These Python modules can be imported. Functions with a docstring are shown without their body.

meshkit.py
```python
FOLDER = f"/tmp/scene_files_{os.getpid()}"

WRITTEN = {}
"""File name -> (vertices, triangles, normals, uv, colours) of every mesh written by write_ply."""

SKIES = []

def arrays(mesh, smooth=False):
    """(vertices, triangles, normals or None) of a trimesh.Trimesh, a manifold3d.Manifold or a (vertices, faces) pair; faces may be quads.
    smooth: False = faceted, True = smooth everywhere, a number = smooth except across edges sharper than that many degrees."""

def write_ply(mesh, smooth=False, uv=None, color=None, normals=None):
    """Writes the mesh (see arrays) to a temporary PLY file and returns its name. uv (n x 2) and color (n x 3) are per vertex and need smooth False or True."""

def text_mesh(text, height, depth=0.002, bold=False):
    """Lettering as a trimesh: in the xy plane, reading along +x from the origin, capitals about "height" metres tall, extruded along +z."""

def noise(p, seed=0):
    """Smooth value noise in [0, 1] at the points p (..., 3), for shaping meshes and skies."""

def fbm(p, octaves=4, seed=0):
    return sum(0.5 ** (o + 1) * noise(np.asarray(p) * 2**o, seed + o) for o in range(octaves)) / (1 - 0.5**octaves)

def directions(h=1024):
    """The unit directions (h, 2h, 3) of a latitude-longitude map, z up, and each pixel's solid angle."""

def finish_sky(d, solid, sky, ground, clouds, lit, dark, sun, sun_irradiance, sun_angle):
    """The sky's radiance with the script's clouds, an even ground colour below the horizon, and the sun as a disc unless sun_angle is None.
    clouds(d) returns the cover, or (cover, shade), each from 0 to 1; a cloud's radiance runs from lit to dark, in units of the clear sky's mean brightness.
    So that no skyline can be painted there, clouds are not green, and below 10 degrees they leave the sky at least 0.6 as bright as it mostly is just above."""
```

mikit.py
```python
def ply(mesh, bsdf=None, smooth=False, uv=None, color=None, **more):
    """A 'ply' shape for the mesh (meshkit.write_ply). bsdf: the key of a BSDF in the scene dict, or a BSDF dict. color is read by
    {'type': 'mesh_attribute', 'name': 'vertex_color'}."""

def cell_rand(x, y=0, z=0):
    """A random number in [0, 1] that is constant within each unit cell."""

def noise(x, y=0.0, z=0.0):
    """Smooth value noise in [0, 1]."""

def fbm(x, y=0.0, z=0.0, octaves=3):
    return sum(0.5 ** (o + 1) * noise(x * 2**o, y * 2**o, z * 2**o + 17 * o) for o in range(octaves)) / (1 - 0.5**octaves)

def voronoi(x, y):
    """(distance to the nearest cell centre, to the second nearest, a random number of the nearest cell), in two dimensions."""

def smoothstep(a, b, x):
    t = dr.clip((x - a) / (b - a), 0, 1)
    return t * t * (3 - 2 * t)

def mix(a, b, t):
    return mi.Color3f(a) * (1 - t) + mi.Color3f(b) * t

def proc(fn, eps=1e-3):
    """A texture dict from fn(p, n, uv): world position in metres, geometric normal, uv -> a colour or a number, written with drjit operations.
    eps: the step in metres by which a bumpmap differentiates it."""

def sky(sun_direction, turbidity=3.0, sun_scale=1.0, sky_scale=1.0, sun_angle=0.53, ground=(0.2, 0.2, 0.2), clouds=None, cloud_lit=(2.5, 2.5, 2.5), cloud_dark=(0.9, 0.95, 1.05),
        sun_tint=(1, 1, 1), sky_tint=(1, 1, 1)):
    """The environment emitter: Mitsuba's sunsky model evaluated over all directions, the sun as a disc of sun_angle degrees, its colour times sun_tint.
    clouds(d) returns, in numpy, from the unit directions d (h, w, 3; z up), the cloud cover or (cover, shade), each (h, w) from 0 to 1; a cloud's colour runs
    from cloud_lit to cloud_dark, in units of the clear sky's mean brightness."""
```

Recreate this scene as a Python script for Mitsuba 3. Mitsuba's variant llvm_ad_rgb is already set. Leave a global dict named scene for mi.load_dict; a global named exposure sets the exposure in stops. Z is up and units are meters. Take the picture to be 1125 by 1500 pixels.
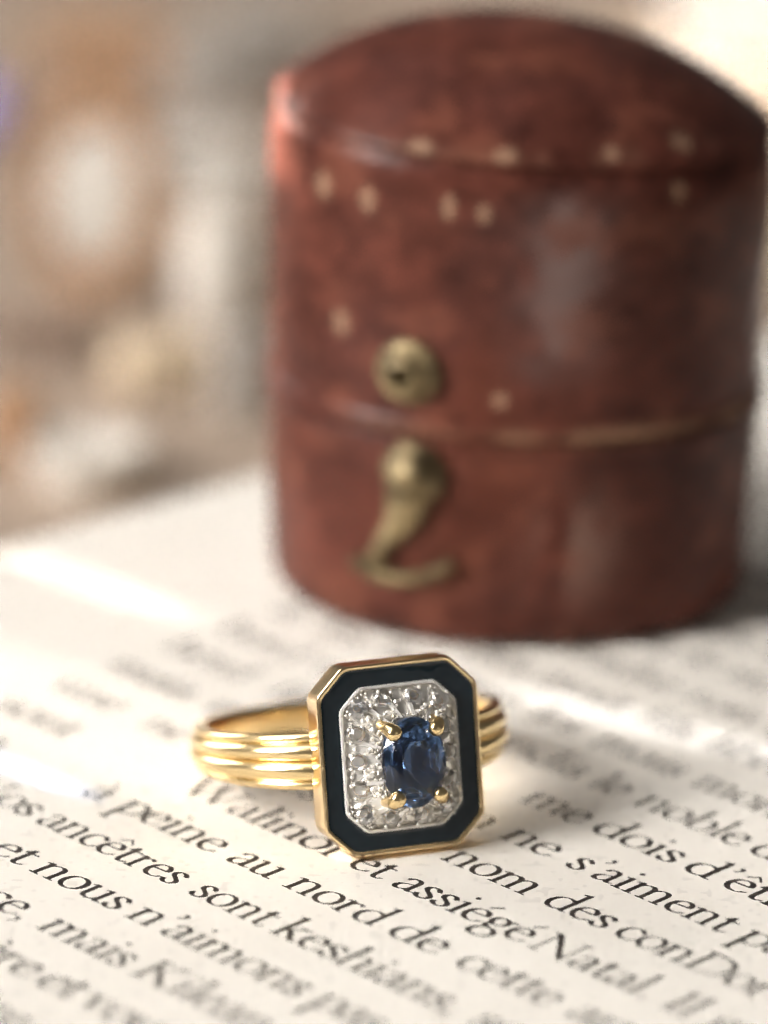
import math, random
import numpy as np, trimesh, mitsuba as mi, mikit, drjit as dr
from shapely import affinity, union_all, constrained_delaunay_triangles
from shapely.geometry import LineString, Point, Polygon
T = mi.ScalarTransform4f
rng = np.random.default_rng(7); random.seed(7)

# ------------------------------------------------------------------ camera, lamps, exposure
# lengths below are in "text lines" (one line spacing of the page = 5 mm); y starts under the camera
U, Y0 = 0.005, 58.0
def M(p):
    p = np.asarray(p, float)
    return (p - np.array([0, Y0, 0])) * U
scene, labels = {}, {}
PITCH, ROLL, CAM_H, F_PX = 0.36554, 0.02777, 26.5394, 7500.0
fw = np.array([0, math.cos(PITCH), -math.sin(PITCH)])
upv = np.array([0, math.sin(PITCH), math.cos(PITCH)])
cam_up = -math.sin(ROLL) * np.array([1, 0, 0]) + math.cos(ROLL) * upv
eye = M([0, 0, CAM_H])
scene['camera'] = {'type': 'thinlens', 'fov_axis': 'x', 'fov': 2 * math.degrees(math.atan(562.5 / F_PX)),
    'to_world': T().look_at(origin=eye.tolist(), target=(eye + fw).tolist(), up=cam_up.tolist()),
    'aperture_radius': 1.38 * U, 'focus_distance': 62.4 * U, 'near_clip': 0.01, 'far_clip': 20.0}
exposure = 0.72

def lamp(key, pos, target, w, h, rgb, label):
    scene[key] = {'type': 'rectangle', 'to_world': T().look_at(origin=list(pos), target=list(target), up=[0, 0, 1] if abs(pos[2]) < 0.9 else [0, 1, 0]) @ T().scale([w / 2, h / 2, 1]),
                  'emitter': {'type': 'area', 'radiance': {'type': 'rgb', 'value': list(rgb)}}, 'bsdf': {'type': 'diffuse', 'reflectance': {'type': 'rgb', 'value': [0.5, 0.5, 0.5]}}}
    labels[key] = {'label': label, 'category': 'lamp'}
lamp('unseen_left_light', (-0.80, 0.62, 0.34), (0, 0, 0.02), 0.55, 0.5, (4.3, 4.15, 3.95), 'unseen bright panel beyond the left side of the table, placed to light the lid edge and page')  # unseen source, placed to light lid edge and page from behind left
lamp('unseen_side_light', (-0.85, -0.42, 0.50), (0, 0, 0.02), 0.36, 0.42, (24.0, 23.2, 22.3), 'unseen bright panel left of the camera, placed to light the ring and the box front')  # out of view, placed to light ring face and box front
lamp('unseen_overhead_light', (-0.75, -0.1, 0.95), (0, 0, 0), 0.7, 0.7, (1.5, 1.44, 1.37), 'wide soft unseen panel high at the left, placed to light the table from above')  # out of view, placed for soft light from above
scene['room_glow'] = {'type': 'constant', 'radiance': {'type': 'rgb', 'value': [0.05, 0.047, 0.044]}}
def beam(key, on, az, elev, dist, cut, rgb):
    a, e = math.radians(az), math.radians(elev)
    tgt = M(on); org = tgt + dist * np.array([math.cos(a) * math.cos(e), math.sin(a) * math.cos(e), math.sin(e)])
    scene[key] = {'type': 'spot', 'to_world': T().look_at(origin=org.tolist(), target=tgt.tolist(), up=[0, 0, 1]),
                  'intensity': {'type': 'rgb', 'value': [c * dist * dist for c in rgb]}, 'cutoff_angle': cut, 'beam_width': cut * 0.6}
# spots for sun streaks on page and lid edge; their source is unseen
beam('sunbeam', (-4.0, 66.2, 0), 141, 11, 0.6, 0.22, (7.0, 6.4, 5.7))
beam('sunbeam_001', (-3.6, 61.3, 0), 139, 14, 0.6, 0.75, (2.3, 2.05, 1.8))
beam('sunbeam_002', (3.9, 61.6, 0), 150, 9, 0.6, 0.25, (6.6, 6.6, 6.7))
beam('sunbeam_003', (-1.5, 66.4, 6.6), 140, 24, 0.6, 0.34, (27, 24, 21))
beam('sunbeam_005', (7.0, 103.5, -1.0), 150, 25, 0.6, 1.7, (26, 23, 19))  # spot from an unseen source, aimed to brighten the white card
beam('sunbeam_004', (-4.4, 59.7, 0), 139, 14, 0.6, 0.16, (1.0, 2.2, 5.0))

# ------------------------------------------------------------------ helpers
def put(key, mesh, bsdf, smooth=False, **lab):
    base, k, n = key, key, 0
    while k in scene:
        n += 1; k = f'{base}_{n:03d}'
    v, f = (mesh.vertices, mesh.faces) if hasattr(mesh, 'vertices') else mesh
    scene[k] = mikit.ply(trimesh.Trimesh(M(v), f, process=False), bsdf, smooth)
    if lab: labels[k] = lab
    return k
def thing(key, label, cat, group=None):
    labels[key] = {'label': label, 'category': cat, **({'group': group} if group else {})}
    return key
def loft(loops, closed=True, cap0=False, cap1=False, wrap=False):
    L = np.asarray(loops, float); K, N = L.shape[:2]; v = L.reshape(-1, 3); f = []
    rows = K if wrap else K - 1; cols = N if closed else N - 1
    for k in range(rows):
        a, b = k * N, ((k + 1) % K) * N
        i = np.arange(cols); j = (i + 1) % N
        f.append(np.stack([a + i, a + j, b + j], 1)); f.append(np.stack([a + i, b + j, b + i], 1))
    v = list(v)
    for on, k, rev in ((cap0, 0, True), (cap1, K - 1, False)):
        if on:
            c = len(v); v.append(L[k].mean(0)); i = np.arange(N); j = (i + 1) % N
            t = np.stack([k * N + i, k * N + j, np.full(N, c)], 1); f.append(t[:, ::-1] if rev else t)
    m = trimesh.Trimesh(np.array(v), np.vstack(f), process=False)
    return m
def outward(m):
    m = trimesh.Trimesh(m.vertices, m.faces, process=True)
    trimesh.repair.fix_normals(m)
    if m.is_watertight and m.volume < 0: m.invert()
    return m
def cat(ms): return trimesh.util.concatenate(ms)

# ------------------------------------------------------------------ materials
def rgb(*c): return {'type': 'rgb', 'value': list(c)}
fb, ns, ss, mx = mikit.fbm, mikit.noise, mikit.smoothstep, mikit.mix
def paper_col(p, n, uv):
    x, y = p.x * 1000, p.y * 1000
    t = fb(x * 0.12, y * 0.12, 3, 3); g = fb(x * 7, y * 7, 1, 2); s = ss(0.80, 0.9, ns(x * 2.1, y * 2.1, 9))
    return mx((0.73, 0.685, 0.62), (0.80, 0.765, 0.705), 0.55 * t + 0.45 * g) * (1 - 0.10 * s)
def paper_bump(p, n, uv):
    x, y = p.x * 1000, p.y * 1000
    return fb(x * 5, y * 5, 2, 3) * 1e-5 * 2.2
scene['paper'] = {'type': 'twosided', 'bsdf': {'type': 'bumpmap', 'arbitrary': mikit.proc(paper_bump, 5e-5), 'scale': 1.0,
    'bsdf': {'type': 'principled', 'base_color': mikit.proc(paper_col), 'roughness': 0.75, 'specular': 0.25}}}
scene['page_edges'] = {'type': 'twosided', 'bsdf': {'type': 'diffuse', 'reflectance': mikit.proc(lambda p, n, uv: mx((0.5, 0.45, 0.38), (0.72, 0.67, 0.6), ns(p.z * 6000, (p.x + p.y) * 30, 0)))}}
scene['ink'] = {'type': 'twosided', 'bsdf': {'type': 'principled', 'base_color': mikit.proc(lambda p, n, uv: mx((0.022, 0.019, 0.017), (0.075, 0.062, 0.052), ss(0.45, 0.8, fb(p.x * 6000, p.y * 6000, 0, 2)))), 'roughness': 0.6, 'specular': 0.3}}
def gold(name, base, r, b):
    scene[name] = {'type': 'twosided', 'bsdf': {'type': 'bumpmap', 'arbitrary': mikit.proc(lambda p, n, uv: fb(p.x * 900, p.y * 900, p.z * 900, 3) * b, 4e-5), 'scale': 1.0,
        'bsdf': {'type': 'principled', 'base_color': rgb(*base), 'metallic': 1.0, 'roughness': r, 'specular': 0.5}}}
gold('gold', (0.96, 0.74, 0.43), 0.18, 2.5e-5)
gold('gold_bright', (1.0, 0.765, 0.405), 0.19, 1e-5)
gold('white_gold', (0.90, 0.875, 0.82), 0.14, 2e-5)
scene['white_gold']['bsdf']['bsdf']['metallic'] = 0.4
scene['enamel'] = {'type': 'bumpmap', 'arbitrary': mikit.proc(lambda p, n, uv: fb(p.x * 420, p.y * 420, p.z * 420, 3) * 1.1e-4, 5e-5), 'scale': 1.0,
    'bsdf': {'type': 'principled', 'base_color': mikit.proc(lambda p, n, uv: mx((0.003, 0.008, 0.013), (0.010, 0.020, 0.027), fb(p.x * 900, p.y * 900, p.z * 900, 3))), 'roughness': 0.07, 'specular': 0.5}}
scene['diamond_glass'] = {'type': 'dielectric', 'int_ior': 2.42, 'ext_ior': 1.0}
scene['sapphire_glass'] = {'type': 'dielectric', 'int_ior': 1.77, 'ext_ior': 1.0, 'specular_transmittance': rgb(0.28, 0.395, 0.575)}
FLECKS = [(-17.1, 6.28, 1.6, 0.2), (-36.9, 6.23, 2.2, 0.2), (-50.3, 6.28, 2.6, 0.2), (-43.8, 4.43, 2.4, 0.2), (-4.2, 3.65, 1.9, 0.13), (35.9, 6.46, 2.2, 0.15), (-9.2, 6.23, 1.7, 0.14), (19.9, 7.02, 2, 0.1), (-5.3, 7.02, 3, 0.1), (-24.7, 7.04, 3.5, 0.12), (40.3, 7.05, 3, 0.1)]
BX, BY = (1.75 * U), (66.8 - Y0) * U
def leather_parts(p):
    x, y, z = p.x - BX, p.y - BY, p.z / U
    a = dr.atan2(x, -y / 0.80) * (180 / math.pi)
    X, Y = p.x / U, p.y / U
    big = fb(X * 0.95 + 7, Y * 0.95, z * 0.75, 4); fine = fb(X * 4.5, Y * 4.5, z * 4.5, 3)
    w = mi.Float(0)
    for fa, fz, wa, wz in FLECKS:
        da, dz = (a - fa) / wa, (z - fz) / wz
        w = dr.maximum(w, 1 - ss(0.45, 1.25, dr.sqrt(da * da + dz * dz) + 0.5 * (fine - 0.5)))
    return a, z, big, fine, w
def leather_col(p, n, uv):
    a, z, big, fine, w = leather_parts(p)
    X, Y = p.x / U, p.y / U
    c = mx((0.034, 0.011, 0.0085), (0.136, 0.041, 0.028), ss(0.08, 0.92, 0.65 * big + 0.35 * fine))
    c = c * (0.8 + 0.4 * fine)
    c = mx(c, (0.105, 0.062, 0.062), 0.12 * ss(0.45, 0.75, fb(X * 0.7 + 30, Y * 0.7, z * 0.55 + 5, 3)))
    c = c * (0.82 + 0.36 * ns(p.x * 9000, p.y * 9000, p.z * 9000))
    grey = dr.exp(-dr.square((a - 9 - 1.0 * (z - 5)) / 8.5)) * ss(3.6, 4.6, z) * (1 - ss(6.2, 6.7, z)) * (0.35 + 0.65 * ss(0.3, 0.7, fb(a * 0.12, z * 2.2, 9, 3)))
    c = mx(c, (0.20, 0.145, 0.135), 0.7 * grey)
    grey2 = dr.exp(-dr.square((a - 15) / 9)) * dr.exp(-dr.square((z - 1.5) / 0.7)) * ss(0.35, 0.7, fb(a * 0.2, z * 1.1, 2, 3))
    c = mx(c, (0.24, 0.15, 0.12), 0.6 * grey2)
    rubbed = ss(0.52, 0.72, fb(X * 1.6, Y * 1.6 + 40, z * 1.5, 3)) * 0.45
    c = mx(c, (0.19, 0.066, 0.042), rubbed)
    seam = dr.exp(-dr.square((z - 3.12) / 0.10)) * ss(0.15, 0.75, ns(a * 0.12, z * 2, 4)) * ss(-60, 30, a)
    c = mx(c, (0.36, 0.21, 0.13), 0.75 * seam)
    rim = dr.exp(-dr.square((z - 6.98) / 0.10)) * ss(0.5, 0.75, ns(a * 0.3, z * 1, 14))
    c = mx(c, (0.36, 0.20, 0.13), 0.12 * rim)
    return mx(c, (0.45, 0.29, 0.19), (0.15 + 0.45 * big + 0.2 * fine) * w)
def leather_bump(p, n, uv):
    a, z, big, fine, w = leather_parts(p)
    return (fine * 0.10 + big * 0.25 + fb(p.x * 1200, p.y * 1200, p.z * 1200, 2) * 0.03) * 1e-3 * 0.5
scene['leather'] = {'type': 'twosided', 'bsdf': {'type': 'bumpmap', 'arbitrary': mikit.proc(leather_bump, 1.5e-4), 'scale': 1.0,
    'bsdf': {'type': 'principled', 'base_color': mikit.proc(leather_col), 'roughness': 0.27, 'specular': 0.13}}}
scene['old_brass'] = {'type': 'twosided', 'bsdf': {'type': 'principled', 'base_color': mikit.proc(lambda p, n, uv: mx((0.085, 0.062, 0.032), (0.34, 0.26, 0.14), ss(0.3, 0.75, fb(p.x * 700, p.y * 700, p.z * 700, 3)))), 'metallic': 0.7, 'roughness': 0.5}}
def plain(name, a, b, s=120, r=0.6):
    scene[name] = {'type': 'twosided', 'bsdf': {'type': 'principled', 'base_color': mikit.proc(lambda p, n, uv: mx(a, b, fb(p.x * s, p.y * s, p.z * s, 3))), 'roughness': r, 'specular': 0.3}}
plain('table_wood', (0.25, 0.185, 0.14), (0.43, 0.34, 0.27), 26, 0.6)
plain('pale_ceramic', (0.58, 0.53, 0.47), (0.68, 0.635, 0.575), 60)
plain('brown_wood', (0.30, 0.165, 0.09), (0.46, 0.28, 0.165), 60)
plain('grey_stone', (0.30, 0.27, 0.24), (0.40, 0.365, 0.33), 60)
plain('dark_wood', (0.12, 0.08, 0.055), (0.2, 0.135, 0.10), 60)
plain('grey_board', (0.40, 0.39, 0.37), (0.45, 0.44, 0.42), 60)
plain('white_card', (0.80, 0.76, 0.70), (0.85, 0.82, 0.77), 60)
plain('violet_gloss', (0.36, 0.30, 0.75), (0.5, 0.44, 0.85), 60, 0.2)
plain('tan_cloth', (0.58, 0.46, 0.32), (0.70, 0.57, 0.41), 60)

# ------------------------------------------------------------------ table and book
TH, OFF = 0.7758, 37.567
dvec = np.array([math.cos(TH), -math.sin(TH)]); nvec = np.array([math.sin(TH), math.cos(TH)])
def page_xy(s, t):
    s, t = np.broadcast_arrays(np.asarray(s, float), np.asarray(t, float))
    return s[..., None] * dvec + t[..., None] * nvec
def slab(poly, z0, z1):
    b = np.array(poly); lo = np.c_[b, np.full(len(b), z0)]; hi = np.c_[b, np.full(len(b), z1)]
    return outward(loft([lo, hi], cap0=True, cap1=True))
thing('wooden_table', 'worn grey-brown wooden table top under and behind the open book', 'table')
put('wooden_table__top', slab([(-60, 20), (60, 20), (60, 170), (-60, 170)], -6.0, -3.0), 'table_wood')
thing('book', 'open book with cream page of French text under the ring and the leather box', 'book')
S0, S1, T0, T1 = -51.0, -25.0, 27.0, 66.0
# left margin edge of the page, very slightly bowed and not quite square to the lines
tt = np.linspace(T0, T1, 24)
edge = [tuple(page_xy(S0 + 0.08 * (t - 46.5) + 0.10 * math.sin(t * 0.21), t)) for t in tt]
far = [tuple(page_xy(S1, t)) for t in (T1, T0)]
poly = edge + far
def sheet(poly, z): return trimesh.Trimesh(np.c_[np.array(poly), np.full(len(poly), z)], trimesh.creation.triangulate_polygon(Polygon(poly), engine='earcut')[1])
for i in range(9):
    dz = 2.9 / 9
    q = [tuple(np.array(p) - dvec * (0.05 * random.random() + 0.02 * i)) if j < len(edge) else p for j, p in enumerate(poly)]
    put('book__page_block', slab(q, -0.02 - dz * (i + 1) + 0.01, -0.02 - dz * i), 'page_edges')
put('book__page', slab(poly, -0.012, 0.0), 'paper')
NIB_A, NIB_B, NIB_ANG = .097, .031, 22.
def _bez(path):
    t=path.split(); i=0; out=[]; cur=None
    while i<len(t):
        c=t[i]; i+=1
        if c=='M': cur=np.array([float(t[i]),float(t[i+1])]); i+=2; out=[cur]
        elif c=='L': cur=np.array([float(t[i]),float(t[i+1])]); i+=2; out.append(cur)
        else:
            a,b,e=[np.array([float(t[i+2*k]),float(t[i+2*k+1])]) for k in range(3)]; i+=6
            for s in np.linspace(0,1,9)[1:]:
                out.append((1-s)**3*cur+3*s*(1-s)**2*a+3*s*s*(1-s)*b+s**3*e)
            cur=e
    return np.array(out)
def _nib(path):
    p=LineString(_bez(path)); q=affinity.rotate(p,-NIB_ANG,origin=(0,0)); q=affinity.scale(q,1/NIB_A,1/NIB_B,origin=(0,0))
    q=q.buffer(1,quad_segs=4); q=affinity.scale(q,NIB_A,NIB_B,origin=(0,0)); return affinity.rotate(q,NIB_ANG,origin=(0,0))
def _thin(path,r=.04): return LineString(_bez(path)).buffer(r,quad_segs=3)
A_=1.62; D_=-.68; H_=1.5
def foot(x,w=.17): return 't',f'M {x-w} .035 L {x+w} .035'
def head(x,y=1.0): return 't',f'M {x-.2} {y-.1} L {x-.02} {y-.03}'
O_='M .5 .97 C .2 .97 .1 .72 .1 .48 C .1 .22 .26 .03 .5 .03 C .76 .03 .9 .26 .9 .5 C .9 .76 .76 .97 .5 .97'
E_='M .14 .58 L .76 .62 C .76 .84 .64 .97 .48 .97 C .22 .97 .1 .74 .1 .48 C .1 .2 .28 .03 .5 .03 C .64 .03 .74 .1 .82 .22'
# glyph: (advance, x of the foot used as an anchor, strokes)
G={
'a':(.86,.62,[('p','M .16 .8 C .2 .93 .3 .97 .4 .97 C .56 .97 .62 .85 .62 .7 L .62 .2 C .62 .06 .7 .03 .82 .12'),('p','M .6 .6 C .3 .5 .1 .42 .1 .22 C .1 .08 .2 .02 .3 .03 C .42 .05 .54 .14 .61 .24'),('d',.17,.8,.075)]),
'b':(1.03,.2,[('p',f'M .2 {A_} L .2 .1'),head(.2,A_),('p','M .2 .78 C .3 .92 .42 .97 .55 .97 C .82 .97 .93 .74 .93 .52 C .93 .22 .76 .03 .52 .03 C .38 .03 .28 .06 .2 .12')]),
'c':(.84,.46,[('p','M .76 .78 C .7 .92 .6 .97 .48 .97 C .22 .97 .1 .72 .1 .48 C .1 .2 .28 .03 .5 .03 C .64 .03 .72 .1 .8 .22'),('d',.73,.8,.07)]),
'd':(1.05,.82,[('p',f'M .82 {A_} L .82 .08'),head(.82,A_),('t','M .82 .04 L 1.02 .06'),('p','M .82 .84 C .72 .93 .62 .97 .52 .97 C .24 .97 .1 .72 .1 .46 C .1 .2 .26 .03 .46 .03 C .6 .03 .74 .1 .82 .22')]),
'e':(.88,.46,[('p',E_)]),
'f':(.6,.24,[('p',f'M .24 .05 L .24 1.2 C .24 1.5 .36 1.6 .5 1.6 C .58 1.6 .64 1.56 .68 1.48'),foot(.24),('t','M .06 .97 L .52 .97')]),
'g':(.92,.42,[('p','M .42 .97 C .22 .97 .14 .82 .14 .68 C .14 .5 .26 .38 .42 .38 C .62 .38 .7 .54 .7 .68 C .7 .84 .6 .97 .42 .97'),('p','M .28 .42 C .12 .3 .14 .16 .34 .12 C .62 .08 .86 .02 .84 -.24 C .82 -.5 .6 -.62 .4 -.62 C .16 -.62 .06 -.5 .06 -.34 C .06 -.16 .2 -.02 .3 .1'),('p','M .64 .9 C .7 .96 .8 .98 .9 .94')]),
'h':(1.08,.22,[('p',f'M .22 {A_} L .22 .05'),head(.22,A_),foot(.22),('p','M .22 .72 C .34 .9 .46 .97 .6 .97 C .8 .97 .84 .82 .84 .62 L .84 .05'),foot(.84)]),
'i':(.5,.25,[('p','M .25 .96 L .25 .05'),head(.25),foot(.25),('d',.22,1.42,.1)]),
'k':(1.0,.22,[('p',f'M .22 {A_} L .22 .05'),head(.22,A_),foot(.22),('t','M .24 .46 L .74 .94',.045),('t','M .56 .965 L .92 .965'),('p','M .4 .6 L .82 .08'),('t','M .7 .035 L 1.0 .035')]),
'l':(.48,.24,[('p',f'M .24 {A_} L .24 .05'),head(.24,A_),foot(.24)]),
'm':(1.66,.22,[('p','M .22 .96 L .22 .05'),head(.22),foot(.22),('p','M .22 .72 C .34 .9 .44 .97 .56 .97 C .74 .97 .8 .82 .8 .62 L .8 .05'),foot(.8),('p','M .8 .72 C .92 .9 1.02 .97 1.14 .97 C 1.34 .97 1.38 .82 1.38 .62 L 1.38 .05'),foot(1.38)]),
'n':(1.1,.22,[('p','M .22 .96 L .22 .05'),head(.22),foot(.22),('p','M .22 .72 C .34 .9 .46 .97 .6 .97 C .8 .97 .84 .82 .84 .62 L .84 .05'),foot(.84)]),
'o':(1.0,.5,[('p',O_)]),
'p':(1.04,.22,[('p',f'M .22 .94 L .22 {D_+.05}'),head(.22),('t',f'M .05 {D_+.035} L .42 {D_+.035}'),('p','M .22 .76 C .32 .92 .44 .97 .56 .97 C .84 .97 .94 .74 .94 .52 C .94 .22 .76 .03 .54 .03 C .4 .03 .3 .08 .22 .18')]),
'q':(1.02,.8,[('p',f'M .8 .94 L .8 {D_+.05}'),('t',f'M .62 {D_+.035} L .98 {D_+.035}'),('p','M .8 .82 C .72 .93 .62 .97 .52 .97 C .24 .97 .1 .72 .1 .46 C .1 .2 .26 .03 .46 .03 C .6 .03 .72 .1 .8 .22')]),
'r':(.74,.22,[('p','M .22 .96 L .22 .05'),head(.22),foot(.22),('p','M .22 .7 C .32 .88 .42 .96 .56 .94'),('d',.6,.88,.085)]),
's':(.72,.34,[('p','M .58 .78 C .52 .92 .44 .97 .34 .97 C .2 .97 .12 .88 .12 .76 C .12 .54 .6 .5 .6 .26 C .6 .1 .48 .03 .34 .03 C .22 .03 .12 .1 .1 .26')]),
't':(.64,.34,[('p','M .26 1.2 L .26 .26 C .26 .08 .34 .03 .44 .03 C .52 .03 .58 .08 .62 .14'),('t','M .06 .93 L .58 .95',.042),('t','M .06 .93 L .26 1.2')]),
'u':(1.06,.44,[('p','M .2 .96 L .2 .34 C .2 .12 .3 .03 .44 .03 C .6 .03 .72 .14 .8 .28'),head(.2),('p','M .8 .96 L .8 .08'),head(.8),('t','M .8 .04 L 1.02 .06')]),
'v':(.98,.5,[('p','M .18 .96 L .5 .06'),('t','M .5 .05 L .8 .95',.04),('t','M .02 .965 L .36 .965'),('t','M .64 .965 L .96 .965')]),
'D':(1.62,.3,[('p',f'M .3 {H_} L .3 .05'),('t',f'M .08 {H_-.035} L .7 {H_-.035}'),('t','M .08 .035 L .7 .035'),('p',f'M .66 {H_-.05} C 1.2 {H_-.05} 1.48 1.16 1.48 .78 C 1.48 .34 1.2 .06 .66 .05')]),
'I':(.66,.33,[('p',f'M .33 {H_-.05} L .33 .05'),foot(.33,.22),('t',f'M .1 {H_-.035} L .56 {H_-.035}')]),
'J':(.7,.33,[('p',f'M .36 {H_-.05} L .36 .1 C .36 -.2 .22 -.34 .04 -.34'),('t',f'M .12 {H_-.035} L .6 {H_-.035}')]),
'K':(1.5,.3,[('p',f'M .3 {H_-.05} L .3 .05'),foot(.3,.22),('t',f'M .08 {H_-.035} L .52 {H_-.035}'),('t','M .32 .72 L 1.06 1.44',.045),('t',f'M .88 {H_-.035} L 1.3 {H_-.035}'),('p','M .52 .92 L 1.22 .1'),('t','M 1.06 .035 L 1.5 .035')]),
'N':(1.66,.28,[('t',f'M .28 {H_-.05} L .28 .05',.045),foot(.28,.2),('t',f'M .06 {H_-.035} L .36 {H_-.035}'),('p',f'M .3 {H_-.06} L 1.36 .06'),('t',f'M 1.38 {H_-.05} L 1.38 .04',.045),('t',f'M 1.18 {H_-.035} L 1.58 {H_-.035}')]),
'V':(1.5,.75,[('p',f'M .22 {H_-.05} L .76 .06'),('t',f'M .77 .05 L 1.26 {H_-.05}',.045),('t',f'M .02 {H_-.035} L .46 {H_-.035}'),('t',f'M 1.06 {H_-.035} L 1.46 {H_-.035}')]),
'W':(2.2,.75,[('p',f'M .22 {H_-.05} L .7 .06'),('t',f'M .71 .05 L 1.1 {H_-.1}',.045),('p',f'M 1.0 {H_-.05} L 1.5 .06'),('t',f'M 1.51 .05 L 1.98 {H_-.05}',.045),('t',f'M .02 {H_-.035} L .44 {H_-.035}'),('t',f'M 1.8 {H_-.035} L 2.16 {H_-.035}'),('t',f'M .86 {H_-.035} L 1.2 {H_-.035}')]),
"'":(.42,.2,[('d',.24,1.5,.095),('t','M .31 1.5 C .33 1.36 .26 1.26 .14 1.2')]),
',':(.46,.2,[('d',.22,.08,.1),('t','M .3 .06 C .32 -.08 .24 -.2 .12 -.27')]),
'.':(.46,.22,[('d',.22,.09,.1)]),
}
G['é']=(G['e'][0],.46,G['e'][2]+[('t','M .42 1.2 L .72 1.52',.045)])
G['è']=(G['e'][0],.46,G['e'][2]+[('t','M .58 1.2 L .28 1.52',.045)])
G['ê']=(G['e'][0],.46,G['e'][2]+[('t','M .24 1.2 L .48 1.48 L .72 1.2',.04)])
G['à']=(G['a'][0],.62,G['a'][2]+[('t','M .5 1.2 L .2 1.52',.045)])
G['-']=(.55,.2,[('t','M .1 .42 L .46 .46',.045)])
_cache={}
def glyph(ch):
    if ch not in _cache:
        sh=[]
        for s in G[ch][2]:
            if s[0]=='p': sh.append(_nib(s[1]))
            elif s[0]=='t': sh.append(_thin(s[1],*s[2:]))
            else: sh.append(Point(s[1],s[2]).buffer(s[3],quad_segs=5))
        _cache[ch]=union_all(sh).buffer(.025,quad_segs=3).buffer(-.025,quad_segs=3).simplify(.006)
    return _cache[ch]

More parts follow.
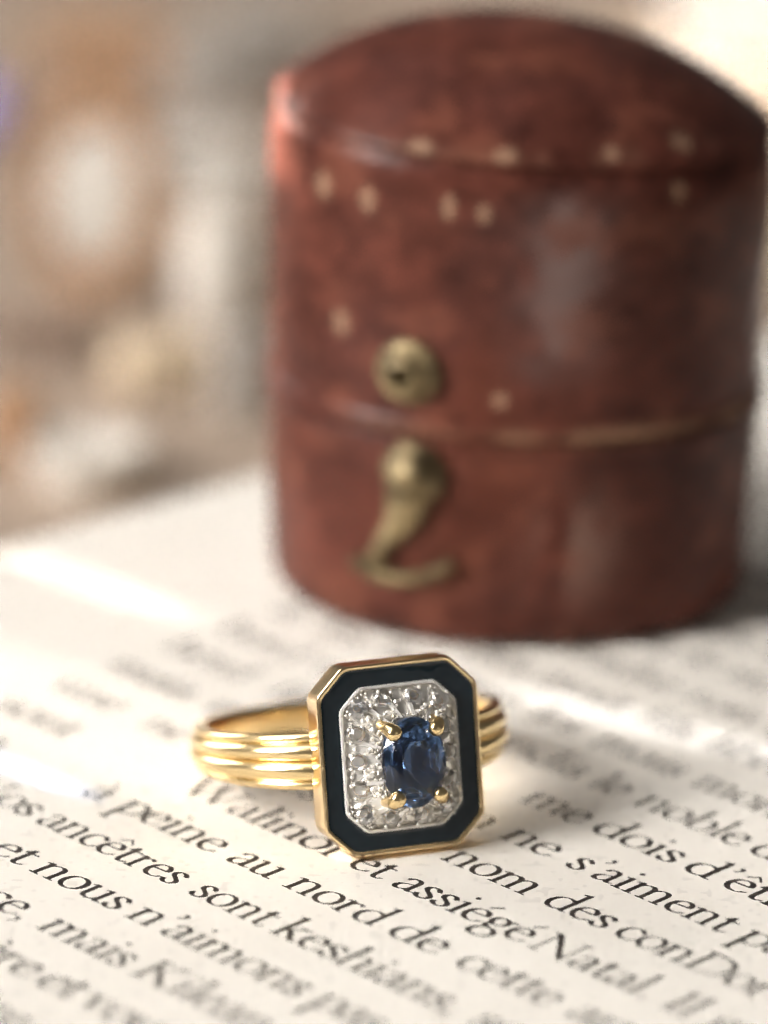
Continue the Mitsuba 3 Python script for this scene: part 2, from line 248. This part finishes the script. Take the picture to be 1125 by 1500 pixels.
XH = 0.37
def word_polys(word, k, s, hs):
    out, x = [], s
    for ch in word:
        g = glyph(ch); adv = G[ch][0]
        g = affinity.affine_transform(g, [XH * hs, 0, 0, XH, x, OFF + k]); x += adv * hs * XH
        out += list(getattr(g, 'geoms', [g]))
    return out, x
WORDS = [  # printed line, word, start along the line, width
(-3,'-nère',-41.29,1.082),(-2,'ère',-41.56,1.082),(-2,'et',-40.42,1.082),(-2,'vous',-39.70,1.082),
(-1,'ce,',-42.62,1.082),(-1,'mais',-41.51,1.080),(-1,'Kilean',-39.87,1.103),
(0,'et',-43.56,1.082),(0,'nous',-42.77,1.089),(0,"n'aimons",-41.04,1.083),(0,'pas',-37.9,1.082),
(1,'Vos',-45.25,1.082),(1,'ancêtres',-43.80,1.025),(1,'sont',-41.02,1.01),(1,'keshians,',-39.58,1.12),
(2,'à',-44.05,1.082),(2,'peine',-43.46,1.12),(2,'au',-41.40,1.1),(2,'nord',-40.39,1.082),(2,'de',-38.63,1.16),(2,'cette',-37.50,1.082),
(3,'Walinor',-43.39,1.145),(3,'et',-40.30,1.03),(3,'assiégé',-39.53,1.082),(3,'Natal.',-37.26,1.063),(3,'Il',-35.13,1.082),
(4,'nom',-39.66,1.049),(4,'des',-37.96,1.049),(4,'conDor',-36.79,1.015),
(5,'ne',-39.62,1.14),(5,"s'aiment",-38.51,1.039),(5,'pas',-35.72,1.082),
(6,'me',-40.22,1.082),(6,'dois',-39.02,1.15),(6,"d'être",-37.47,1.16),
(7,'tandis',-42.14,1.082),(7,'le',-39.98,1.082),(7,'noble',-39.20,1.068),(7,'de',-37.27,1.082),
(8,'mon',-39.11,1.016)]
FILL = 'les rois de cette terre et dans le nord sont venus mais nous ne pas au bord des ans pour rendre leurs fils armes homme une grande cour elle disait en son frère libre avait tous leurs'.split()
def wlen(w, hs=1.08): return sum(G[c][0] for c in w) * hs * XH
S_L, S_R = -46.9, -28.0
for k in range(-6, 17):
    row = sorted([w for w in WORDS if w[0] == k], key=lambda w: w[2])
    polys, x = [], S_L
    lo = row[0][2] if row else S_R; hi = None
    pre = []
    while True:                                            # blurred words before the readable ones
        w = FILL[rng.integers(len(FILL))]; L = wlen(w)
        if x + L + 0.24 > lo: break
        pre.append((w, x)); x += L + 0.26
    gap = (lo - 0.26 - (x - 0.26)) / max(len(pre) - 1, 1) if row and len(pre) > 1 else 0
    for j, (w, xs) in enumerate(pre): polys += word_polys(w, k, xs + min(gap, 0.25) * j, 1.08)[0]
    for _, w, s, hs in row:
        p, hi = word_polys(w, k, s, hs); polys += p
    x = (hi + 0.26) if hi else S_R
    while x < S_R:
        w = FILL[rng.integers(len(FILL))]; p, x2 = word_polys(w, k, x, 1.08); polys += p; x = x2 + 0.26
    ms = []
    for p in polys:
        v, f = trimesh.creation.triangulate_polygon(p, engine='earcut')
        xy = page_xy(v[:, 0], v[:, 1]); ms.append(trimesh.Trimesh(np.c_[xy, np.full(len(v), 0.004)], f, process=False))
    m = cat(ms)
    if trimesh.Trimesh(m.vertices, m.faces, process=False).face_normals[:, 2].mean() < 0: m.invert()
    put('book__page__printed_line', m, 'ink')

# ------------------------------------------------------------------ leather ring box
BC = np.array([1.75, 66.8]); BQ = 0.80
def plan(c, s, e=2.06):                                     # an oval, slightly squared plan
    c, s = np.asarray(c), np.asarray(s)
    k = 2 / e; return np.sign(c) * np.abs(c) ** k, BQ * np.sign(s) * np.abs(s) ** k
NA = 220
ang = np.linspace(0, 2 * math.pi, NA, endpoint=False)
def turned(profile, amp=0.0, seed=0):
    loops = []
    for r, z in profile:
        ca = np.cos(ang); sa = np.sin(ang)
        dr_ = amp * (ns_np(np.c_[ca * 2.2 + 9, sa * 2.2 + 9, np.full(NA, z * 0.7 + seed)]) - 0.5) * 2 if amp else 0
        dz_ = amp * 0.6 * (ns_np(np.c_[ca * 1.7 + 3, sa * 1.7 + 3, np.full(NA, seed + 31.)]) - 0.5) * 2 if amp else 0
        rr = r * 0.99 + (dr_ if r > 0.2 else 0); px_, py_ = plan(ca, sa)
        loops.append(np.c_[BC[0] + rr * px_, BC[1] + rr * py_, z + dz_ * (1 if r > 0.2 and z > 0.4 else 0) - 0.05 * rr * px_ * min(max((z - 3.1) / 3.7, 0), 1.4)])
    return loft(loops, cap0=True, cap1=True)
from meshkit import noise as ns_np
def rounded(pts, rad, n=5):
    out = []
    for i, p in enumerate(pts):
        p = np.array(p, float)
        if 0 < i < len(pts) - 1 and rad > 0:
            a, b = np.array(pts[i - 1], float), np.array(pts[i + 1], float)
            da, db = a - p, b - p; r = min(rad, 0.45 * np.linalg.norm(da), 0.45 * np.linalg.norm(db))
            a, b = p + da / np.linalg.norm(da) * r, p + db / np.linalg.norm(db) * r
            out += [tuple((1 - t) ** 2 * a + 2 * t * (1 - t) * p + t * t * b) for t in np.linspace(0, 1, n)]
        else: out.append(tuple(p))
    return out
thing('ring_box', 'round antique ring box of worn red-brown leather with domed lid and brass latch', 'ring box')
prof = rounded([(0.02, 0.0), (2.95, 0.0), (3.18, 0.07), (3.33, 0.25), (3.37, 0.55), (3.40, 1.5), (3.43, 2.84), (3.48, 2.88), (3.48, 2.98), (3.36, 3.02), (0.02, 3.02)], 0.16)
def dense(prof, step=0.25):
    o = [prof[0]]
    for p in prof[1:]:
        a = np.array(o[-1]); b = np.array(p); n = max(1, int(np.linalg.norm(b - a) / step))
        o += [tuple(a + (b - a) * k / n) for k in range(1, n + 1)]
    return o
put('ring_box__body', turned(dense(prof), 0.018, 1), 'leather', 40)
dome = [(3.42, 6.865), (3.455, 6.90)] + [(r, 6.93 + 1.17 * (1 - (r / 3.46) ** 2.4)) for r in np.linspace(3.43, 0.03, 28)]
prof = rounded([(0.02, 3.035), (3.38, 3.035), (3.49, 3.08), (3.49, 3.22), (3.44, 3.28), (3.46, 5.0), (3.48, 6.3), (3.46, 6.56), (3.41, 6.71), (3.36, 6.77), (3.35, 6.83)], 0.06) + dome
put('ring_box__lid', turned(dense(prof), 0.022, 5), 'leather', 40)
def wall_normal(a):
    p = [np.array(plan(math.sin(math.radians(a + o)), -math.cos(math.radians(a + o)))) for o in (-2, 2)]
    t = p[1] - p[0]; return np.array([t[1], -t[0], 0]) / np.linalg.norm(t)
def on_box(a, z, out=0.0, r=3.46):
    px_, py_ = plan(math.sin(math.radians(a)), -math.cos(math.radians(a)))
    return np.array([BC[0] + r * 0.99 * px_, BC[1] + r * 0.99 * py_, z]) + out * wall_normal(a)
def lathe_at(profile, a, z, n=40, r=3.46):
    """profile (radius, height) turned about the outward normal of the box wall at a, height z"""
    N = wall_normal(a); Z = np.array([0, 0, 1.0]); X = np.cross(Z, -N)
    c = on_box(a, z, 0, r); th = np.linspace(0, 2 * math.pi, n, endpoint=False)
    return outward(loft([c + hh * N + rr * (np.cos(th)[:, None] * X + np.sin(th)[:, None] * Z) for rr, hh in profile], cap0=True, cap1=True))
put('ring_box__lid__stud', lathe_at([(.45, -.06), (.45, .06), (.42, .12), (.35, .155), (.30, .15), (.27, .20), (.22, .30), (.17, .33), (.13, .29), (.11, .08), (.02, .06)], -24.6, 3.95), 'old_brass', 50)
put('ring_box__latch', lathe_at([(.45, -.06), (.45, .05), (.42, .11), (.36, .15), (.33, .18), (.29, .28), (.20, .36), (.10, .39), (.02, .395)], -22.8, 2.52, r=3.43), 'old_brass', 50, label='brass hook latch hanging open below the lid seam')
def strap(path, a_scale=1.0):
    """flat tapered brass strip lying on the wall: path of (angle, z, half width), 0.13 thick"""
    P = np.array([on_box(a, z, 0.10, 3.42) for a, z, _ in path]); Wd = np.array([w for _, _, w in path])
    t = np.gradient(P, axis=0); t /= np.linalg.norm(t, axis=1)[:, None]
    N = np.array([wall_normal(a) for a, _, _ in path]); B = np.cross(t, N)
    loops = []
    for i in range(len(P)):
        prof = [(1, -.06), (1, .05), (.75, .10), (0, .125), (-.75, .10), (-1, .05), (-1, -.06)]
        loops.append([P[i] + B[i] * (Wd[i] * u_) + N[i] * v_ for u_, v_ in prof])
    return outward(loft(loops, cap0=True, cap1=True))
def spline(pts, n=40):
    from scipy.interpolate import CubicSpline
    pts = np.array(pts); t = np.r_[0, np.cumsum(np.hypot(np.diff(pts[:, 0]) * 0.06, np.diff(pts[:, 1])))]
    return CubicSpline(t, pts)(np.linspace(0, t[-1], n))
put('ring_box__latch__arm', strap(spline([(-23.2, 2.5, .34), (-24.0, 2.1, .29), (-25.6, 1.82, .21), (-29.0, 1.50, .135), (-32, 1.18, .10)])), 'old_brass', 40)
put('ring_box__latch__hook', strap(spline([(-37.5, 1.14, .08), (-34.5, 1.08, .10), (-31, 1.02, .09), (-26, 1.00, .085), (-20, 1.07, .08), (-15.5, 1.20, .075), (-13, 1.36, .065)])), 'old_brass', 40)

# ------------------------------------------------------------------ gold ring with enamel, diamonds and sapphire
YAW, TILT, RL = 0.345, 0.265, 0.004
H0 = np.array([math.cos(YAW), math.sin(YAW), 0]); N0 = np.array([math.sin(YAW), -math.cos(YAW), 0]); Z0 = np.array([0, 0, 1.0])
NN = math.cos(TILT) * N0 + math.sin(TILT) * Z0; V0 = -math.sin(TILT) * N0 + math.cos(TILT) * Z0
HH = math.cos(RL) * H0 + math.sin(RL) * V0; VV = -math.sin(RL) * H0 + math.cos(RL) * V0
FC = np.array([0.299, 57.75, 1.222])
def R3(h, v, n):
    h, v, n = np.broadcast_arrays(np.asarray(h, float), np.asarray(v, float), np.asarray(n, float))
    return FC + h[..., None] * HH + v[..., None] * VV + n[..., None] * NN
thing('gold_ring', 'yellow gold ring with dark enamel octagonal face, oval blue sapphire and small diamonds', 'ring')
def octo(w, hh, ch, rad=0.07, n=5):
    c = [(-w + ch, hh), (w - ch, hh), (w, hh - ch), (w, -hh + ch), (w - ch, -hh), (-w + ch, -hh), (-w, -hh + ch), (-w, hh - ch)]
    out = []
    for i in range(8):
        p = np.array(c[i]); a = np.array(c[i - 1]); b = np.array(c[(i + 1) % 8])
        r = min(rad, .45 * np.linalg.norm(a - p), .45 * np.linalg.norm(b - p))
        a = p + (a - p) / np.linalg.norm(a - p) * r; b = p + (b - p) / np.linalg.norm(b - p) * r
        out += [(1 - t) ** 2 * a + 2 * t * (1 - t) * p + t * t * b for t in np.linspace(0, 1, n)]
    return np.array(out)
HW, HHt, CH = 0.984, 1.126, 0.325
IW, IH, ICH = 0.715, 0.862, 0.235
def oring(off, n, inner=False):
    o = octo(IW + off, IH + off, ICH + 0.586 * off, 0.06) if inner else octo(HW + off, HHt + off, CH + 0.586 * off)
    return R3(o[:, 0], o[:, 1], n)
# reeded shank: the cross-section is swept round the finger opening
RC = -2.05
def shank():
    loops = []
    for ph in np.radians(np.linspace(26.5, 333.5, 150)):
        back = 0.5 - 0.5 * math.cos(ph); ww = 0.375 - 0.165 * back
        outl = []
        for u_ in np.linspace(-1, 1, 61):
            lobes = [(-.85, .16), (-.33, .35), (.34, .31), (.83, .17)]
            hgt = max([math.sqrt(max(0, 1 - ((u_ - c_) / w_) ** 2)) * w_ * 0.30 for c_, w_ in lobes])
            outl.append((u_ * ww, 1.93 + hgt - 0.03 * u_ * u_))
        inn = [(u_ * ww * 0.97, 1.765 + 0.06 * u_ ** 4) for u_ in np.linspace(1, -1, 15)]
        pr = np.array(outl + inn)
        loops.append(R3(pr[:, 1] * math.sin(ph), pr[:, 0], RC + pr[:, 1] * math.cos(ph)))
    return outward(loft(loops, cap0=True, cap1=True))
put('gold_ring__band', shank(), 'gold_bright', 35)
bz = [(-.10, -.46), (.0, -.46), (.045, -.44), (.06, -.38), (.068, -.05), (.058, -.012), (.038, .004), (.016, -.002), (.002, -.02), (.0, -.08), (-.10, -.10)]
put('gold_ring__bezel', outward(loft([oring(o, n) for o, n in bz], wrap=True)), 'gold', 30)
put('gold_ring__bezel__back_plate', outward(loft([oring(-.09, -.45), oring(-.09, -.40)], cap0=True, cap1=True)), 'gold', 30)
en = [oring(0.001, -.16), oring(0.001, -.022), oring(-.03, -.032), oring(.10, -.036, True), oring(.055, -.028, True), oring(.052, -.022, True), oring(.052, -.16, True)]
put('gold_ring__enamel_border', outward(loft(en, wrap=True)), 'enamel', 35)
rm = [(.051, -.16), (.051, -.012), (.040, .012), (.022, .018), (.006, .006), (.0, -.03), (.0, -.16)]
put('gold_ring__inner_rim', outward(loft([oring(o, n, True) for o, n in rm], wrap=True)), 'white_gold', 30)
# plate: rises a little from the rim towards the stone, with a well under it
SA, SB, SN = 0.412, 0.565, 0.25
def oval(a, b, n, N, ph=0.0, p=2.15):
    t = np.linspace(0, 2 * math.pi, N, endpoint=False) + ph
    c, s = np.cos(t), np.sin(t)
    return np.c_[a * np.sign(c) * np.abs(c) ** (2 / p), b * np.sign(s) * np.abs(s) ** (2 / p)]
oc = octo(IW, IH, ICH, 0.06); oa = np.arctan2(oc[:, 1] / SB, oc[:, 0] / SA)
SH, SV = 0.07, -0.045                                                  # the stone sits a touch to the right
ovp = np.c_[SA * np.cos(oa) + SH, SB * np.sin(oa) + SV]
def plate_n(k): return -.055 + .20 * k
loops = []
for k in np.linspace(0, 1, 9):
    q = oc * (1 - k) + ovp * k * 0.96; loops.append(R3(q[:, 0], q[:, 1], plate_n(k) + 0.012 * np.sin(np.arange(len(oc)) * 2.4) * (0 < k < 1)))
loops.append(R3(ovp[:, 0] * .75, ovp[:, 1] * .75, -.02)); loops.append(R3(ovp[:, 0] * .3, ovp[:, 1] * .3, -.30))
put('gold_ring__diamond_plate', loft(loops, cap1=True), 'white_gold', 25)
def brilliant(r, lift):
    t8 = np.arange(8) * math.pi / 4; t16 = np.arange(16) * math.pi / 8
    P = [np.c_[.45 * np.cos(t8), .45 * np.sin(t8), np.full(8, .44)], np.c_[.80 * np.cos(t8 + math.pi / 8), .80 * np.sin(t8 + math.pi / 8), np.full(8, .26)],
         np.c_[np.cos(t16), np.sin(t16), np.full(16, .03)], np.c_[np.cos(t16), np.sin(t16), np.full(16, -.03)],
         np.c_[.45 * np.cos(t8 + math.pi / 8), .45 * np.sin(t8 + math.pi / 8), np.full(8, -.50)], [[0, 0, -.84]]]
    return trimesh.convex.convex_hull(np.vstack(P)), r, lift
bril = brilliant(1, 0)[0]
spots = []
for v in (-.66, -.33, 0, .33, .66): spots += [(-.585, v, .118), (.585, v, .118)]
for h_ in (-.20, .20): spots += [(h_, .735, .115), (h_, -.735, .115)]
beads = []
def to_ring(m, h_, v_, n_, lean=(0, 0), rot=0, s=1.0, order=None):
    q = m.vertices * s; c, sn = math.cos(rot), math.sin(rot)
    q = np.c_[q[:, 0] * c - q[:, 1] * sn, q[:, 0] * sn + q[:, 1] * c, q[:, 2]]
    q[:, 2] += q[:, 0] * lean[0] + q[:, 1] * lean[1]
    return trimesh.Trimesh(R3(q[:, 0] + h_, q[:, 1] + v_, q[:, 2] + n_), m.faces, process=False)
ball = trimesh.creation.icosphere(subdivisions=1, radius=1.0); nug = trimesh.creation.icosphere(subdivisions=0, radius=1.0)
gem = []
for i, (h_, v_, r) in enumerate(spots):
    pull = 0.05 if abs(v_) > .6 and abs(h_) > .5 else 0
    h2, v2 = h_ * (1 - pull * 1.6), v_ * (1 + .02 - pull * .4)
    lean = (rng.uniform(-.12, .12) - (.25 * np.sign(h_) if abs(h_) > .5 else 0), rng.uniform(-.12, .12) - (.25 * np.sign(v_) if abs(v_) > .7 else 0))
    put('gold_ring__diamond', to_ring(bril, h2, v2, .06, lean, rng.uniform(0, 1), r), 'diamond_glass')
    for a in np.arange(4) * math.pi / 2 + rng.uniform(.4, 1.1):
        beads.append(to_ring(ball, h2 + 1.02 * r * math.cos(a), v2 + 1.02 * r * math.sin(a), .062, s=.026))
for o in octo(IW - .03, IH - .03, ICH - .02, 0.06)[::2]: beads.append(to_ring(ball, o[0], o[1], .0, s=.020))
for t in np.linspace(0, 2 * math.pi, 40, endpoint=False):
    beads.append(to_ring(ball, SH + SA * 1.06 * math.cos(t), SV + SB * 1.05 * math.sin(t), .15, s=rng.uniform(.014, .024)))
for _ in range(420):                                       # rough bright-cut metal between the stones
    h_, v_ = rng.uniform(-IW, IW), rng.uniform(-IH, IH)
    if abs(h_) / (IW - .03) + abs(v_) / (IH - .03) > 1.72 or ((h_ - SH) / SA / .98) ** 2 + ((v_ - SV) / SB / .98) ** 2 < 1: continue
    if min(math.hypot(h_ - a, v_ - c) / r for a, c, r in spots) < 0.95: continue
    k_ = np.clip(1 - (max(abs(h_) / IW, abs(v_) / IH) - .68) / .32, 0, 1)
    beads.append(to_ring(nug, h_, v_, plate_n(k_) + .005, (rng.uniform(-.5, .5), rng.uniform(-.5, .5)), rng.uniform(0, 6), rng.uniform(.018, .036)))
key = put('gold_ring__diamond_plate__grain_beads', cat(beads), 'white_gold', 30); labels[key] = {'kind': 'stuff', 'label': 'tiny white gold grains between the diamonds'}
# bright bars that fan out from the stone between the diamonds
for a in (58, 82, 104, 124, 236, 257, 281, 303, 22, -22, 158, 202):
    c, s = math.cos(math.radians(a)), math.sin(math.radians(a))
    p0 = np.array([SH + SA * 1.03 * c, SV + SB * 1.03 * s]); q = max(abs(c) / (IW - .04), abs(s) / (IH - .04)); p1 = np.array([c, s]) / q * .97
    if abs(p1[0]) > IW - ICH and abs(p1[1]) > IH - ICH: p1 *= .90
    d_ = (p1 - p0) / np.linalg.norm(p1 - p0); e = np.array([-d_[1], d_[0]])
    loops = []
    for k, w_ in ((0, .020), (.3, .028), (.7, .036), (1, .032)):
        p = p0 + (p1 - p0) * k; nz = plate_n(1 - k)
        loops.append([R3(*(p + e * w_), nz - .02), R3(*(p + e * w_ * .8), nz + .065), R3(*(p - e * w_ * .8), nz + .065), R3(*(p - e * w_), nz - .02)])
    put('gold_ring__diamond_plate__bright_bar', outward(loft(loops, cap0=True, cap1=True)), 'white_gold')
# sapphire: oval mixed cut
def sapphire():
    P = []
    def ring(k, z, n, ph=0.0):
        o = oval(SA * k, SB * k, 0, n, ph, 2.0); P.append(np.c_[o, np.full(n, SN + z)])
    ring(.56, .205, 8, math.pi / 8); ring(.80, .125, 8); ring(1.0, .018, 32); ring(1.0, -.018, 32); ring(.82, -.13, 16, math.pi / 16); ring(.52, -.27, 8, math.pi / 8)
    P.append(np.array([[0, .16, SN - .40], [0, -.16, SN - .40]]))
    m = trimesh.convex.convex_hull(np.vstack(P)); return trimesh.Trimesh(R3(m.vertices[:, 0] + SH, m.vertices[:, 1] + SV, m.vertices[:, 2]), m.faces, process=False)
put('gold_ring__sapphire', outward(sapphire()), 'sapphire_glass')
# four claws: tapered posts that end in round gold beads over the girdle
for sx, sy, r_ in ((-1, 1, .105), (1, 1, .098), (-1, -1, .105), (1, -1, .092)):
    base = np.array([SH + sx * .335, SV + sy * .475, .06]); top = np.array([SH + sx * .315, SV + sy * .455, SN + .07]); tip = np.array([SH + sx * .275, SV + sy * .41, SN + .13])
    import manifold3d as m3
    def sph(c, r): return m3.Manifold.sphere(r, 28).scale([1, 1, .92]).translate(list(c))
    body = m3.Manifold.batch_hull([sph(base, .07), sph(top, .075)]) + m3.Manifold.batch_hull([sph(top, .085), sph(tip, r_)])
    mm = body.to_mesh(); v = mm.vert_properties[:, :3]
    put('gold_ring__claw', trimesh.Trimesh(R3(*np.array(v, float).T), mm.tri_verts, process=False), 'gold_bright', 50)

# ------------------------------------------------------------------ stand-ins for unidentified things far out of focus behind the book
def revolve_at(key, prof, c, bsdf, sx=1.0, sy=1.0, label=None, cat_=None, n=48, **kw):
    th = np.linspace(0, 2 * math.pi, n, endpoint=False)
    m = outward(loft([np.c_[c[0] + sx * r * np.cos(th), c[1] + sy * r * np.sin(th), np.full(n, c[2] + z)] for r, z in prof], cap0=True, cap1=True))
    k = put(key, m, bsdf, 40)
    if label: labels[k] = {'label': label, 'category': cat_}
    return k
TZ = -2.996
def standing_oval(key, c, a, b, thick, bsdf, lean, inner=0.0):
    th = np.linspace(0, 2 * math.pi, 48, endpoint=False); ax = np.array([1, 0, 0.0]); up_ = np.array([0, math.sin(lean), math.cos(lean)]); nn = np.cross(ax, up_)
    def lp(k, off, bb=0): return np.array(c) + (a * k - bb) * np.cos(th)[:, None] * ax + (b * k - bb) * np.sin(th)[:, None] * up_ + off * nn
    if inner: return put(key, outward(loft([lp(1, -thick), lp(1, thick * .6), lp(1, thick, .08), lp(inner, thick, -.06), lp(inner, thick * .6), lp(inner, -thick)], wrap=True)), bsdf, 40)
    return put(key, outward(loft([lp(.96, -thick), lp(1, -thick * .5), lp(1, thick * .3), lp(.9, thick), lp(.5, thick * 1.4)], cap0=True, cap1=True)), bsdf, 40)
thing('oval_plaque', 'blurred pale oval plaque in a brown wooden frame standing behind the book at left', 'plaque')
standing_oval('oval_plaque__frame', (-5.35, 87.6, TZ + 1.95), 1.25, 1.95, .18, 'brown_wood', .18, .66)
standing_oval('oval_plaque__medallion', (-5.35, 87.62, TZ + 1.95), .83, 1.29, .10, 'pale_ceramic', .18)
revolve_at('pale_dish', [(.02, 0), (.62, 0), (.74, .18), (.92, .75), (.86, .80), (.60, .62), (.02, .55)], (-4.85, 77.9, TZ), 'pale_ceramic', 1.1, 0.9, 'blurred whitish small dish low at the left just behind the page', 'dish')
revolve_at('pale_vase', [(.02, 0), (.5, 0), (.72, .5), (.78, 1.2), (.6, 1.9), (.42, 2.3), (.5, 2.6), (.02, 2.6)], (-3.0, 86.2, TZ), 'pale_ceramic', 1, 1, 'blurred cream vase standing just left of the leather box', 'vase')
def block(key, c, w, d, h, rot, bsdf, label, cat_):
    b = m3_box(w, d, h, .12); v = b.vertices.copy(); a = math.radians(rot)
    v = np.c_[v[:, 0] * math.cos(a) - v[:, 1] * math.sin(a), v[:, 0] * math.sin(a) + v[:, 1] * math.cos(a), v[:, 2]] + np.array(c)
    k = put(key, (v, b.faces), bsdf, 30); labels[k] = {'label': label, 'category': cat_}
def m3_box(w, d, h, r):
    s = [m3.Manifold.sphere(r, 16).translate([x, y, z]) for x in (-w / 2 + r, w / 2 - r) for y in (-d / 2 + r, d / 2 - r) for z in (r, h - r)]
    m = m3.Manifold.batch_hull(s).to_mesh(); return trimesh.Trimesh(np.array(m.vert_properties[:, :3], float), m.tri_verts, process=False)
block('stone_block', (-2.45, 81.6, TZ), .9, .8, 1.5, 15, 'grey_stone', 'blurred grey block half hidden by the lower left of the leather box', 'block')
block('wooden_stand', (-6.1, 79.2, TZ), .8, .8, 1.2, -10, 'brown_wood', 'blurred reddish brown wooden stand at the left edge behind the page', 'stand')
block('brown_case', (-6.2, 97.0, TZ), 1.6, 1.2, 1.4, 25, 'dark_wood', 'blurred dark brown case behind the oval plaque at upper left', 'case')
block('amber_box', (-6.0, 101.5, TZ), 2.6, 1.2, 1.3, -8, 'brown_wood', 'blurred orange-brown box farthest back at upper left', 'box')
block('grey_box', (-2.9, 103.5, TZ), 2.0, 1.4, 1.2, 5, 'grey_stone', 'blurred dark grey box behind the top left of the leather box lid', 'box')
block('white_card', (7.2, 103.5, TZ), 3.0, .4, 3.2, -12, 'white_card', 'bright white card standing behind the right of the leather box lid', 'card')
block('tan_cushion', (7.3, 90.0, TZ), 1.6, 1.4, 2.3, 8, 'tan_cloth', 'blurred tan cushion at the right edge behind the leather box', 'cushion')
block('cream_book', (-4.0, 95.0, TZ), 2.6, 1.8, .7, 18, 'pale_ceramic', 'blurred cream closed book lying between the oval plaque and the grey box', 'book')
block('unseen_reflector', (130.0, -110.0, TZ), 130.0, 4.0, 120.0, 50, 'grey_board', 'unseen pale grey reflector board to the right behind the camera, placed to brighten the ring face', 'board')  # out of view, placed to bounce light onto the ring face
revolve_at('violet_blob', [(.02, 0), (.3, .06), (.5, .3), (.55, .55), (.5, .8), (.3, 1.05), (.02, 1.1)], (-8.2, 97.5, TZ), 'violet_gloss', 1, 1, 'blurred violet blob at the far left edge behind the book', 'bead')  # bead-shaped stand-in for a blurred violet spot
block('tan_box', (-3.9, 83.0, TZ), 1.5, 1.0, .8, 20, 'tan_cloth', 'blurred low tan box between the white dish and the grey block', 'box')
block('brown_tray', (-6.0, 84.6, TZ), 1.7, 1.0, .5, -15, 'dark_wood', 'blurred low dark tray in front of the oval plaque', 'tray')
block('taupe_book', (-3.9, 100.5, TZ), 1.6, 1.2, 1.0, -12, 'grey_stone', 'blurred taupe book lying left of the dark grey box', 'book')
